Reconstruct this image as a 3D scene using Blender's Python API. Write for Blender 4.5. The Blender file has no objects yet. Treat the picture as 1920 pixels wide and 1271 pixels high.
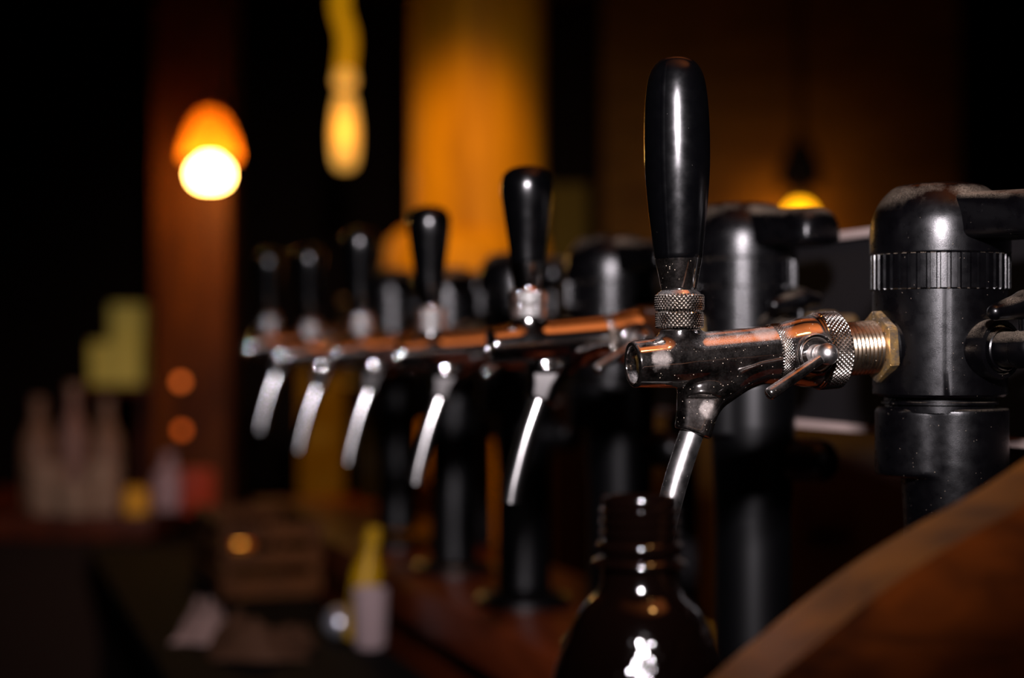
import bpy, bmesh, math, random
import numpy as np
from mathutils import Vector, Matrix

random.seed(7)
rng = np.random.default_rng(7)
SC = bpy.context.scene
COL = SC.collection
PI = math.pi
H = 1.45                      # camera height above the floor

# ------------------------------------------------------------------ camera
cam_d = bpy.data.cameras.new('camera')
cam = bpy.data.objects.new('camera', cam_d); COL.objects.link(cam)
cam.location = (0, 0, H)
cam.rotation_euler = (math.radians(90), 0, 0)
cam_d.sensor_width = 36.0
cam_d.lens = 3300 / 1920 * 36.0
cam_d.shift_y = 19.5 / 1920
cam_d.clip_start = 0.02
cam_d.clip_end = 60
cam_d.dof.use_dof = True
cam_d.dof.focus_distance = 0.882
cam_d.dof.aperture_fstop = 3.5
SC.camera = cam

# ------------------------------------------------------------------ world, exposure
w = bpy.data.worlds.new('world'); SC.world = w; w.use_nodes = True
w.node_tree.nodes['Background'].inputs[0].default_value = (1.0, 0.72, 0.5, 1)
w.node_tree.nodes['Background'].inputs[1].default_value = 0.004
SC.view_settings.view_transform = 'Standard'
SC.view_settings.look = 'None'
SC.view_settings.exposure = 0.0
SC.view_settings.gamma = 1.0
SC.view_settings.use_curve_mapping = False
SC.cycles.use_denoising = True
SC.cycles.caustics_reflective = False
SC.cycles.caustics_refractive = False
SC.cycles.sample_clamp_indirect = 4.0
SC.cycles.use_adaptive_sampling = False
SC.cycles.max_bounces = 8

def aim(o, target):
    d = Vector(target) - o.location
    o.rotation_euler = d.to_track_quat('-Z', 'Y').to_euler()

def area_light(name, loc, target, size, power, color, size_y=None):
    l = bpy.data.lights.new(name, 'AREA'); l.energy = power; l.color = color
    l.shape = 'DISK' if size_y is None else 'RECTANGLE'
    l.size = size
    if size_y: l.size_y = size_y
    o = bpy.data.objects.new(name, l); COL.objects.link(o); o.location = loc; aim(o, target); return o

def spot_light(name, loc, target, power, color, angle, blend=0.6, radius=0.04):
    l = bpy.data.lights.new(name, 'SPOT'); l.energy = power; l.color = color
    l.spot_size = math.radians(angle); l.spot_blend = blend; l.shadow_soft_size = radius
    o = bpy.data.objects.new(name, l); COL.objects.link(o); o.location = loc; aim(o, target); return o

def point_light(name, loc, power, color, radius=0.03):
    l = bpy.data.lights.new(name, 'POINT'); l.energy = power; l.color = color; l.shadow_soft_size = radius
    o = bpy.data.objects.new(name, l); COL.objects.link(o); o.location = loc; return o

# the flash gun held above the camera
spot_light('camera_flash', (0.04, 0.0, H + 0.29), (0.02, 1.15, H + 0.02), 125.0, (1.0, 0.91, 0.97), 46, 1.0, 0.03)
# unseen warm spots added so the chrome reflects a lit ceiling
spot_light('added_ceiling_spot', (0.55, 0.72, H + 0.72), (0.42, 0.72, H + 1.2), 26.0, (1.0, 0.50, 0.24), 108, 0.25, 0.03)
spot_light('added_far_ceiling_spot', (0.30, 2.0, H + 0.85), (0.30, 2.0, H + 1.2), 6.0, (1.0, 0.45, 0.18), 120, 0.4, 0.03)
# unseen warm spot above, added to light the near wooden end panel
spot_light('panel_fill_spot', (0.30, 0.55, H + 0.80), (0.18, 0.65, H - 0.15), 3.2, (1.0, 0.50, 0.15), 40)
# unseen warm spots over the wooden posts and the back counter
spot_light('unseen_post_spot', (-0.35, 1.9, H + 1.10), (-0.05, 3.0, H - 0.02), 95, (1.0, 0.50, 0.05), 36, 0.6)
spot_light('unseen_counter_spot', (-0.9, 2.2, H + 1.15), (-0.85, 3.2, H - 0.2), 4, (1.0, 0.60, 0.34), 26, 0.9)
spot_light('bar_fill_spot', (0.0, 1.7, H + 1.1), (-0.045, 2.0, H - 0.24), 26, (1.0, 0.36, 0.08), 17, 1.0)  # added spot, gives the bar top its red patch of light

spot_light('left_post_fill_spot', (-0.95, 2.3, H + 1.12), (-0.675, 3.7, H + 0.02), 26, (1.0, 0.42, 0.08), 22, 1.0)  # added spot, brightens the left post where the wall lamp falls short

# ------------------------------------------------------------------ frame of the bar
TH = math.atan2(0.2953, 0.9554)
B = Vector((math.cos(TH), math.sin(TH), 0))       # from the tap mouth towards its column
R = Vector((-math.sin(TH), math.cos(TH), 0))      # along the row of taps, away from the camera
O = Vector((0.08505, 0.891, H))
def Wp(u, v, z=0.0): return O + B * u + R * v + Vector((0, 0, z))
STEP = 0.2509
def at(px, py, Y):                                # point of the room seen at that place of the photo
    return Vector(((px - 960) / 3300 * Y, Y, H + (655 - py) / 3300 * Y))

# ------------------------------------------------------------------ materials
def new_mat(name):
    m = bpy.data.materials.new(name); m.use_nodes = True
    nt = m.node_tree; return m, nt, nt.nodes['Principled BSDF']
def simple(name, col, rough=0.5, metal=0.0, spec=0.12, **kw):
    m, nt, b = new_mat(name)
    b.inputs['Base Color'].default_value = (*col, 1); b.inputs['Roughness'].default_value = rough
    b.inputs['Metallic'].default_value = metal; b.inputs['Specular IOR Level'].default_value = spec
    for k, v in kw.items(): b.inputs[k].default_value = v
    return m
def N(nt, t, **kw):
    n = nt.nodes.new(t)
    for k, v in kw.items():
        if k in n.inputs: n.inputs[k].default_value = v
        else: setattr(n, k, v)
    return n
def ramp(nt, p0, c0, p1, c1):
    r = nt.nodes.new('ShaderNodeValToRGB')
    r.color_ramp.elements[0].position = p0; r.color_ramp.elements[0].color = (*c0, 1)
    r.color_ramp.elements[1].position = p1; r.color_ramp.elements[1].color = (*c1, 1)
    return r
def math_(nt, op, a=None, b=None):
    n = nt.nodes.new('ShaderNodeMath'); n.operation = op
    for i, x in enumerate((a, b)):
        if x is None: continue
        if isinstance(x, (int, float)): n.inputs[i].default_value = x
        else: nt.links.new(x, n.inputs[i])
    return n.outputs[0]

def speckled(name, base, rough, metal, dust_col, dust_amt=0.0, fleck=0.5, fleck_scale=900, spec=0.5, bump=0.0, dust_scale=60, mottle=None, up_min=0.35, grain=0.0):
    """surface with dried specks and, where dust settles on upward faces, a film of dust"""
    m, nt, b = new_mat(name); L = nt.links.new
    tc = N(nt, 'ShaderNodeTexCoord'); geo = N(nt, 'ShaderNodeNewGeometry')
    v = N(nt, 'ShaderNodeTexVoronoi', Scale=fleck_scale); L(tc.outputs['Object'], v.inputs['Vector'])
    n1 = N(nt, 'ShaderNodeTexNoise', Scale=45.0, Detail=4.0); L(tc.outputs['Object'], n1.inputs['Vector'])
    sep = N(nt, 'ShaderNodeSeparateColor'); L(v.outputs['Color'], sep.inputs[0])
    # few cells carry a speck of random size
    thr = math_(nt, 'MULTIPLY', sep.outputs[0], fleck * 0.35)
    sp = math_(nt, 'LESS_THAN', v.outputs['Distance'], thr)
    pick = math_(nt, 'GREATER_THAN', math_(nt, 'ADD', sep.outputs[1], n1.outputs[0]), 1.22)
    specks = math_(nt, 'MULTIPLY', sp, pick)
    mask = specks
    if dust_amt > 0:
        sx = N(nt, 'ShaderNodeSeparateXYZ'); L(geo.outputs['Normal'], sx.inputs[0])
        n2 = N(nt, 'ShaderNodeTexNoise', Scale=float(dust_scale), Detail=5.0); L(tc.outputs['Object'], n2.inputs['Vector'])
        n3 = N(nt, 'ShaderNodeTexNoise', Scale=2600.0, Detail=1.0); L(tc.outputs['Object'], n3.inputs['Vector'])
        up = N(nt, 'ShaderNodeMapRange'); up.inputs['From Min'].default_value = up_min; up.inputs['From Max'].default_value = 0.95
        L(sx.outputs['Z'], up.inputs['Value'])
        r2 = ramp(nt, 0.42, (0, 0, 0), 0.62, (1, 1, 1)); L(n2.outputs[0], r2.inputs[0])
        r3 = ramp(nt, 0.35, (0, 0, 0), 0.75, (1, 1, 1)); L(n3.outputs[0], r3.inputs[0])
        d = math_(nt, 'MULTIPLY', math_(nt, 'MULTIPLY', up.outputs[0], r2.outputs[0]), math_(nt, 'MULTIPLY', r3.outputs[0], dust_amt))
        mask = math_(nt, 'MAXIMUM', specks, d)
    mx = N(nt, 'ShaderNodeMix', data_type='RGBA'); L(mask, mx.inputs[0])
    mx.inputs[6].default_value = (*base, 1); mx.inputs[7].default_value = (*dust_col, 1)
    if mottle:
        n5 = N(nt, 'ShaderNodeTexNoise', Scale=210.0, Detail=6.0, Roughness=0.65); L(tc.outputs['Object'], n5.inputs['Vector'])
        r5 = ramp(nt, 0.40, base, 0.60, mottle); L(n5.outputs[0], r5.inputs[0]); L(r5.outputs[0], mx.inputs[6])
    L(mx.outputs[2], b.inputs['Base Color'])
    rr = math_(nt, 'ADD', math_(nt, 'MULTIPLY', mask, 0.5), rough)
    n4 = N(nt, 'ShaderNodeTexNoise', Scale=160.0, Detail=6.0); L(tc.outputs['Object'], n4.inputs['Vector'])
    rr = math_(nt, 'ADD', rr, math_(nt, 'MULTIPLY', math_(nt, 'SUBTRACT', n4.outputs[0], 0.5), rough * 0.8))
    L(rr, b.inputs['Roughness'])
    L(math_(nt, 'MULTIPLY', math_(nt, 'SUBTRACT', 1.0, mask), metal), b.inputs['Metallic'])
    b.inputs['Specular IOR Level'].default_value = spec
    if grain > 0:
        n6 = N(nt, 'ShaderNodeTexNoise', Scale=3200.0, Detail=1.0); L(tc.outputs['Object'], n6.inputs['Vector'])
        bp = N(nt, 'ShaderNodeBump', Strength=grain, Distance=0.0002); L(n6.outputs[0], bp.inputs['Height']); L(bp.outputs[0], b.inputs['Normal'])
    elif bump > 0:
        bp = N(nt, 'ShaderNodeBump', Strength=bump, Distance=0.0002); L(n4.outputs[0], bp.inputs['Height']); L(bp.outputs[0], b.inputs['Normal'])
    return m

def add_film_and_glint(m, dust_and_glint_patches, amount):
    """dried film and patches of dust and flash glint on the polished metal; dust_and_glint_patches: (centre, radius, strength, colour) in object space"""
    nt = m.node_tree; L = nt.links.new; b = nt.nodes['Principled BSDF']; out = nt.nodes['Material Output']
    tc = N(nt, 'ShaderNodeTexCoord')
    d = nt.nodes.new('ShaderNodeBsdfPrincipled'); d.inputs['Base Color'].default_value = (0.62, 0.55, 0.50, 1)
    d.inputs['Metallic'].default_value = 0.75; d.inputs['Roughness'].default_value = 0.48
    n1 = N(nt, 'ShaderNodeTexNoise', Scale=90.0, Detail=7.0, Roughness=0.7); L(tc.outputs['Object'], n1.inputs['Vector'])
    n2 = N(nt, 'ShaderNodeTexNoise', Scale=900.0, Detail=3.0, Roughness=0.7); L(tc.outputs['Object'], n2.inputs['Vector'])
    fine = ramp(nt, 0.30, (0.25, 0.25, 0.25), 0.72, (1, 1, 1)); L(n2.outputs[0], fine.inputs[0])
    big = ramp(nt, 0.38, (0.1, 0.1, 0.1), 0.70, (1, 1, 1)); L(n1.outputs[0], big.inputs[0])
    fac = math_(nt, 'MULTIPLY', math_(nt, 'MULTIPLY', fine.outputs[0], big.outputs[0]), amount)
    for c, r, st in dust_and_glint_patches:
        vs = N(nt, 'ShaderNodeVectorMath', operation='DISTANCE'); L(tc.outputs['Object'], vs.inputs[0]); vs.inputs[1].default_value = c
        q = math_(nt, 'ADD', math_(nt, 'MULTIPLY', vs.outputs['Value'], 1.0 / r), math_(nt, 'MULTIPLY', math_(nt, 'SUBTRACT', n1.outputs[0], 0.5), 1.9))
        rp = ramp(nt, 0.55, (1, 1, 1), 1.05, (0, 0, 0)); L(q, rp.inputs[0])
        g = math_(nt, 'MULTIPLY', math_(nt, 'MULTIPLY', rp.outputs[0], st), math_(nt, 'ADD', math_(nt, 'MULTIPLY', fine.outputs[0], 0.6), 0.4))
        fac = math_(nt, 'MAXIMUM', fac, g)
    mx = N(nt, 'ShaderNodeMixShader'); L(fac, mx.inputs[0]); L(b.outputs[0], mx.inputs[1]); L(d.outputs[0], mx.inputs[2]); L(mx.outputs[0], out.inputs[0])

def wood(name, c0, c1, scale=(3, 3, 0.6), rough=0.45, grain=22.0, spec=0.12):
    m, nt, b = new_mat(name); L = nt.links.new
    tc = N(nt, 'ShaderNodeTexCoord'); mp = N(nt, 'ShaderNodeMapping'); mp.inputs['Scale'].default_value = scale
    L(tc.outputs['Object'], mp.inputs[0])
    n1 = N(nt, 'ShaderNodeTexNoise', Scale=grain, Detail=8.0, Distortion=1.2); L(mp.outputs[0], n1.inputs['Vector'])
    n2 = N(nt, 'ShaderNodeTexNoise', Scale=4.0, Detail=3.0); L(mp.outputs[0], n2.inputs['Vector'])
    mixv = math_(nt, 'ADD', math_(nt, 'MULTIPLY', n1.outputs[0], 0.55), math_(nt, 'MULTIPLY', n2.outputs[0], 0.45))
    r = ramp(nt, 0.36, c0, 0.66, c1); L(mixv, r.inputs[0]); L(r.outputs[0], b.inputs['Base Color'])
    b.inputs['Roughness'].default_value = rough; b.inputs['Specular IOR Level'].default_value = spec
    bp = N(nt, 'ShaderNodeBump', Strength=0.25, Distance=0.001); L(n1.outputs[0], bp.inputs['Height']); L(bp.outputs[0], b.inputs['Normal'])
    return m

def emit(name, col, strength):
    m, nt, b = new_mat(name)
    b.inputs['Base Color'].default_value = (*col, 1); b.inputs['Emission Color'].default_value = (*col, 1)
    b.inputs['Emission Strength'].default_value = strength
    return m

M = {}
M['chrome'] = speckled('polished_chrome', (0.78, 0.75, 0.73), 0.07, 1.0, (0.42, 0.34, 0.25), 0.5, 0.55, 800, bump=0.05)
add_film_and_glint(M['chrome'], [((-0.0150, -0.0112, 0.0020), 0.0060, 0.30), ((0.043, -0.0100, 0.0165), 0.0070, 0.75), ((0.024, -0.006, 0.0145), 0.004, 0.25), ((0.012, -0.0082, -0.024), 0.006, 0.2)], 0.04)  # mouth and spout patches imitate flash reflection; the strongest patch is dust
M['chrome_far'] = simple('chrome_plain', (0.78, 0.75, 0.73), 0.10, 1.0)
M['knurl'] = speckled('knurled_chrome', (0.50, 0.45, 0.40), 0.13, 1.0, (0.50, 0.40, 0.29), 1.0, 0.5, 900, dust_scale=50, up_min=0.05)
M['steel_far'] = simple('bright_steel', (0.85, 0.84, 0.82), 0.18, 1.0)
M['steel'] = speckled('satin_steel', (0.66, 0.64, 0.62), 0.30, 1.0, (0.5, 0.45, 0.38), 0.0, 0.35, 1100, bump=0.15)
M['brass'] = speckled('dull_brass', (0.60, 0.37, 0.13), 0.32, 0.85, (0.42, 0.33, 0.23), 0.9, 0.9, 900, bump=0.3, dust_scale=90, mottle=(0.26, 0.20, 0.14), up_min=0.1)
M['thread'] = speckled('threaded_brass', (0.40, 0.31, 0.22), 0.28, 1.0, (0.50, 0.40, 0.28), 0.7, 0.5, 900)
M['handle'] = speckled('black_handle_plastic', (0.0006, 0.0006, 0.0008), 0.21, 0.0, (0.22, 0.2, 0.18), 0.0, 0.12, 500, spec=0.55, bump=0.08)
M['plastic'] = speckled('black_satin_plastic', (0.0006, 0.0005, 0.0008), 0.29, 0.0, (0.34, 0.27, 0.20), 0.95, 0.30, 700, spec=0.42, grain=0.20, dust_scale=40)
M['plastic_clean'] = simple('black_plastic', (0.0006, 0.0006, 0.0008), 0.36, spec=0.3)
M['bore'] = simple('tap_mouth_metal', (0.30, 0.20, 0.06), 0.12, 1.0)
M['bottle'] = simple('dark_brown_plastic', (0.0016, 0.0006, 0.0004), 0.09, spec=0.5, **{'Transmission Weight': 0.0, 'Coat Weight': 0.6, 'Coat Roughness': 0.04})
M['water'] = simple('water_drops', (0.01, 0.01, 0.01), 0.03, 0.0, 0.9, **{'Coat Weight': 1.0, 'Coat Roughness': 0.02})
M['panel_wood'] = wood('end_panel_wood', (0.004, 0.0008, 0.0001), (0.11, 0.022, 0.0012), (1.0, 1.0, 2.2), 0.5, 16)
M['edge_wood'] = wood('lighter_edge_wood', (0.035, 0.015, 0.005), (0.125, 0.046, 0.006), (3.0, 1.0, 3.0), 0.6, 12)
M['bar_wood'] = wood('bar_wood', (0.04, 0.007, 0.002), (0.12, 0.022, 0.005), (2, 0.4, 2), 0.35, 14)
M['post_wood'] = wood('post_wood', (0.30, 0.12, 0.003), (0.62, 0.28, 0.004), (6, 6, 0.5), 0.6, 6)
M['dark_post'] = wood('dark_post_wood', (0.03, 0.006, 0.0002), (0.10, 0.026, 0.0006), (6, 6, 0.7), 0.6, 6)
M['ceiling'] = wood('ceiling_boards', (0.28, 0.13, 0.06), (0.50, 0.26, 0.13), (0.6, 6, 1), 0.6, 10)
M['wall'] = simple('dark_wall_paint', (0.02, 0.009, 0.005), 0.8)
M['floor'] = simple('dark_floor', (0.02, 0.012, 0.008), 0.6)

# ------------------------------------------------------------------ object helpers
def mesh_obj(name, verts, faces, mat, parent=None, smooth=True, sharp=None):
    me = bpy.data.meshes.new(name)
    me.from_pydata([tuple(map(float, v)) for v in verts], [], [tuple(map(int, f)) for f in faces]); me.update()
    bm = bmesh.new(); bm.from_mesh(me); bmesh.ops.recalc_face_normals(bm, faces=bm.faces); bm.to_mesh(me); bm.free()
    return link_mesh(name, me, mat, parent, smooth, sharp)
def link_mesh(name, me, mat, parent=None, smooth=True, sharp=None):
    for p in me.polygons: p.use_smooth = smooth
    if smooth and sharp: me.set_sharp_from_angle(angle=math.radians(sharp))
    me.materials.append(mat)
    o = bpy.data.objects.new(name, me); COL.objects.link(o)
    if parent: o.parent = parent
    return o
def bm_obj(name, bm, mat, parent=None, smooth=True, sharp=35):
    me = bpy.data.meshes.new(name); bmesh.ops.recalc_face_normals(bm, faces=bm.faces); bm.to_mesh(me); bm.free()
    return link_mesh(name, me, mat, parent, smooth, sharp)
def thing(name, label, cat, loc, rz=0.0, group=None):
    o = bpy.data.objects.new(name, None); COL.objects.link(o); o.empty_display_size = 0.02
    o.location = loc; o.rotation_euler = (0, 0, rz)
    return tag(o, label, cat, group)
def tag(o, label, cat, group=None, kind=None):
    o['label'] = label; o['category'] = cat
    if group: o['group'] = group
    if kind: o['kind'] = kind
    return o
def struct(o): o['kind'] = 'structure'; return o

def basis(axis):
    a = Vector(axis).normalized()
    t = Vector((0, 0, 1)) if abs(a.z) < 0.9 else Vector((1, 0, 0))
    x = t.cross(a).normalized(); y = a.cross(x).normalized()
    return x, y, a
def lathe(profile, seg=64, origin=(0, 0, 0), axis=(0, 0, 1), rfun=None, close=False, bends=None):
    """profile: (radius, height) list. rfun(theta, i, r, h) -> radius"""
    x, y, a = basis(axis); o = Vector(origin)
    vs, fs, rows = [], [], []
    for i, (r, h) in enumerate(profile):
        if r < 1e-7:
            rows.append([len(vs)]); vs.append(o + a * h)
        else:
            row = []
            for j in range(seg):
                th = 2 * PI * j / seg
                rr = rfun(th, i, r, h) if rfun else r
                row.append(len(vs)); vs.append(o + a * h + (x * math.cos(th) + y * math.sin(th)) * rr)
            rows.append(row)
    n = len(rows)
    for i in range(n if close else n - 1):
        A, Bq = rows[i], rows[(i + 1) % n]
        if len(A) == 1 and len(Bq) == 1: continue
        for j in range(seg):
            k = (j + 1) % seg
            if len(A) == 1: fs.append((A[0], Bq[j], Bq[k]))
            elif len(Bq) == 1: fs.append((A[j], A[k], Bq[0]))
            else: fs.append((A[j], A[k], Bq[k], Bq[j]))
    return vs, fs
def merge(*parts):
    V, F = [], []
    for v, f in parts:
        k = len(V); V += list(v); F += [tuple(i + k for i in q) for q in f]
    return V, F
def spline(pts, n=8):
    P = [Vector(p) for p in pts]; P = [2 * P[0] - P[1]] + P + [2 * P[-1] - P[-2]]
    out = []
    for i in range(1, len(P) - 2):
        for k in range(n):
            t = k / n; p0, p1, p2, p3 = P[i - 1:i + 3]
            out.append(0.5 * ((2 * p1) + (p2 - p0) * t + (2 * p0 - 5 * p1 + 4 * p2 - p3) * t * t + (3 * p1 - p0 - 3 * p2 + p3) * t ** 3))
    out.append(P[-2]); return out
def tube(pts, r, seg=24, wall=None, n=8):
    """tube along a smooth path; with wall the far end is an open pipe mouth"""
    P = spline(pts, n); vs, fs = [], []
    up = Vector((0, 1, 0))
    rads = [r if not callable(r) else r(i / (len(P) - 1)) for i in range(len(P))]
    def ring(i, rr, back=0.0):
        t = (P[min(i + 1, len(P) - 1)] - P[max(i - 1, 0)]).normalized()
        x = t.cross(up)
        if x.length < 1e-4: x = t.cross(Vector((1, 0, 0)))
        x.normalize(); y = t.cross(x).normalized()
        k = len(vs)
        for j in range(seg):
            a = 2 * PI * j / seg; vs.append(P[i] - t * back + (x * math.cos(a) + y * math.sin(a)) * rr)
        return list(range(k, k + seg))
    rows = [ring(i, rads[i]) for i in range(len(P))]
    if wall:
        rows.append(ring(len(P) - 1, rads[-1] - wall)); rows.append(ring(len(P) - 1, rads[-1] - wall, 0.012))
    for A, Bq in zip(rows, rows[1:]):
        for j in range(seg):
            k = (j + 1) % seg; fs.append((A[j], A[k], Bq[k], Bq[j]))
    fs.append(tuple(rows[0][::-1])); fs.append(tuple(rows[-1]))
    return vs, fs
def box_bm(bm, lo, hi, bevel=0.0, rot=None, seg=2):
    lo, hi = Vector(lo), Vector(hi); c = (lo + hi) / 2; s = hi - lo
    g = bmesh.ops.create_cube(bm, size=1.0)['verts']
    bmesh.ops.scale(bm, vec=s, verts=g)
    if bevel > 0:
        es = list({e for v in g for e in v.link_edges})
        r = bmesh.ops.bevel(bm, geom=es, offset=bevel, segments=seg, profile=0.7, affect='EDGES')
        g = list({v for f in r['faces'] for v in f.verts} | {v for v in g if v.is_valid})
    if rot: bmesh.ops.rotate(bm, cent=(0, 0, 0), matrix=rot, verts=g)
    bmesh.ops.translate(bm, vec=c, verts=g)
    return bm
def box(name, lo, hi, mat, parent=None, bevel=0.0, rot=None, seg=2):
    bm = bmesh.new(); box_bm(bm, lo, hi, bevel, rot, seg)
    return bm_obj(name, bm, mat, parent)

# ------------------------------------------------------------------ implicit surfaces (for castings and mouldings)
def smin(a, b, k):
    h = np.maximum(k - np.abs(a - b), 0) / k
    return np.minimum(a, b) - h * h * k * 0.25
def smax(a, b, k): return -smin(-a, -b, k)
def sd_round_cone(P, a, b, r1, r2):
    a, b = np.array(a), np.array(b); ab = b - a; t = np.clip(((P - a) @ ab) / (ab @ ab), 0, 1)
    return np.linalg.norm(P - a - t[..., None] * ab, axis=-1) - (r1 + (r2 - r1) * t)
def sd_cyl(P, a, b, r):
    a, b = np.array(a), np.array(b); L = np.linalg.norm(b - a); d = (b - a) / L
    s = (P - a) @ d; q = np.linalg.norm(P - a - s[..., None] * d, axis=-1) - r
    e = np.abs(s - L / 2) - L / 2
    return np.minimum(np.maximum(q, e), 0) + np.sqrt(np.maximum(q, 0) ** 2 + np.maximum(e, 0) ** 2)
def sd_box(P, c, h, r, ax=None):
    Q = P - np.array(c)
    if ax is not None: Q = Q @ np.array(ax).T
    q = np.abs(Q) - (np.array(h) - r)
    return np.linalg.norm(np.maximum(q, 0), axis=-1) + np.minimum(q.max(-1), 0) - r
def surface(f, lo, hi, h):
    """dual (surface-net) mesh of f = 0, its vertices projected back on to the exact surface"""
    lo, hi = np.array(lo, float), np.array(hi, float); n = np.ceil((hi - lo) / h).astype(int) + 1
    G = np.stack(np.meshgrid(*[lo[i] + h * np.arange(n[i]) for i in range(3)], indexing='ij'), -1)
    D = f(G); S = D < 0
    cnt = np.zeros(n - 1, int); acc = np.zeros((*(n - 1), 3)); num = np.zeros(n - 1)
    corners = [(i, j, k) for i in (0, 1) for j in (0, 1) for k in (0, 1)]
    def cn(A, c): return A[c[0]:c[0] + n[0] - 1, c[1]:c[1] + n[1] - 1, c[2]:c[2] + n[2] - 1]
    for a in corners:
        for ax in range(3):
            if a[ax]: continue
            b = list(a); b[ax] = 1
            da, db = cn(D, a), cn(D, b); cr = (da < 0) != (db < 0)
            t = np.where(cr, da / np.where(cr, da - db, 1), 0)
            p = np.array(a, float) + t[..., None] * (np.array(b) - np.array(a))
            acc += p * cr[..., None]; num += cr
    act = num > 0
    idx = -np.ones(n - 1, int); idx[act] = np.arange(act.sum())
    cells = np.argwhere(act)
    V = lo + h * (cells + acc[act] / num[act][:, None])
    e = h * 0.05
    for _ in range(4):
        d = f(V); g = np.stack([f(V + np.eye(3)[i] * e) - f(V - np.eye(3)[i] * e) for i in range(3)], -1) / (2 * e)
        step = d[:, None] * g / np.maximum((g * g).sum(-1), 0.2)[:, None]
        ln = np.linalg.norm(step, axis=-1, keepdims=True); step *= np.minimum(1, 0.6 * h / np.maximum(ln, 1e-12))
        V = V - step
    F = []
    for ax in range(3):
        sl = [slice(1, n[i] - 1) for i in range(3)]; sl[ax] = slice(0, n[ax] - 1)
        s2 = list(sl); s2[ax] = slice(1, n[ax])
        A, Bq = S[tuple(sl)], S[tuple(s2)]; cr = np.argwhere(A != Bq)
        off = np.array([1, 1, 1]); off[ax] = 0; cr = cr + off
        o1, o2 = [i for i in range(3) if i != ax]
        def cell(d1, d2):
            q = cr.copy(); q[:, o1] -= d1; q[:, o2] -= d2; return idx[q[:, 0], q[:, 1], q[:, 2]]
        F.append(np.stack([cell(0, 0), cell(1, 0), cell(1, 1), cell(0, 1)], -1))
    F = np.concatenate(F); F = F[(F >= 0).all(1)]
    return V.tolist(), F.tolist()

def knurl_rows(r, h0, h1, n_around, amp, edge=0.0008, sub=6, vsub=5):
    """profile and radius function of a diamond-knurled band"""
    cell = 2 * PI * r / n_around; k = max(1, round((h1 - h0 - 2 * edge) / cell)); rows = k * 2 * vsub // 1
    prof = [(r - edge, h0)] + [(r, h0 + edge + (h1 - h0 - 2 * edge) * i / rows) for i in range(rows + 1)] + [(r - edge, h1)]
    def fn(th, i, rr, h):
        if i == 0 or i == rows + 2: return rr
        a = th / (2 * PI) * n_around; b = (i - 1) / rows * k
        tri = lambda q: 1 - abs(2 * (q % 1.0) - 1)
        return rr - amp + amp * 1.6 * min(tri(a + b), tri(a - b), 0.62)
    return prof, fn, n_around * sub

# ================================================================== the beer tap
AX = Vector((1, 0, 0.0655)).normalized(); A0 = Vector((0, 0, 0.0008))
def on_axis(u): return A0 + Vector((u, 0, 0.0655 * u))
def pl(px, py):                                     # photo position -> tap plane (u, z)
    k = (px - 960) / 3300; u = (0.891 * k - 0.08505) / (0.9554 - 0.2953 * k); Y = 0.891 + 0.2953 * u
    return u, (655 - py) / 3300 * Y + 0.00675

def body_sdf(P):
    a = np.array(A0); d = np.array(AX); s = (P - a) @ d
    rad = np.linalg.norm(P - a - s[..., None] * d, axis=-1)
    tab_s = np.array([-0.0400, -0.0262, -0.0225, -0.010, 0.005, 0.020, 0.040, 0.052, 0.060, 0.066, 0.070, 0.090])
    tab_r = np.array([0.0114, 0.0116, 0.0120, 0.0130, 0.0137, 0.0141, 0.0148, 0.0153, 0.0164, 0.0178, 0.0184, 0.0186])
    # smooth the table a little
    w_ = [-0.003, -0.0015, 0, 0.0015, 0.003]
    rr = sum(np.interp(s + q, tab_s, tab_r) for q in w_) / 5
    main = (rad - rr) * 0.97
    main = smax(main, -0.0262 - s, 0.0016); main = smax(main, s - 0.0745, 0.0010)
    # handle socket
    sock = sd_cyl(P, (0, 0, 0), (-0.0002, 0, 0.0168), 0.0098)
    dd = smin(main, sock, 0.0055)
    # spout casting
    e = pl(1297, 812); q1 = pl(1314, 742); q2 = pl(1392, 687)
    e3, q13, q23 = (e[0] - 0.001, 0, e[1] - 0.006), (q1[0], 0, q1[1]), (q2[0], 0, q2[1])
    sp = sd_round_cone(P, e3, q13, 0.0090, 0.0112)
    sp = smin(sp, sd_round_cone(P, q13, q23, 0.0112, 0.0118), 0.004)
    nd = np.array([math.sin(math.radians(19)), 0, math.cos(math.radians(19))])
    sp = smax(sp, (np.array([e[0], 0, e[1]]) - P) @ nd, 0.0014)
    fn_ = np.array([-0.30, -0.93, 0.04]); fn_ = fn_ / np.linalg.norm(fn_)
    fac_ = (P - np.array([e[0] + 0.003, -0.0088, e[1] + 0.008])) @ fn_
    sp = smax(sp, np.where(P[..., 2] < -0.0175, fac_, fac_ - (P[..., 2] + 0.0175) * 1.6), 0.0012)
    dd = smin(dd, sp, 0.0040)
    # open mouth of the tap body
    bore = np.maximum(rad - 0.0092, s + 0.0165)
    dd = smax(dd, -bore, 0.0008)
    return dd

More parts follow.
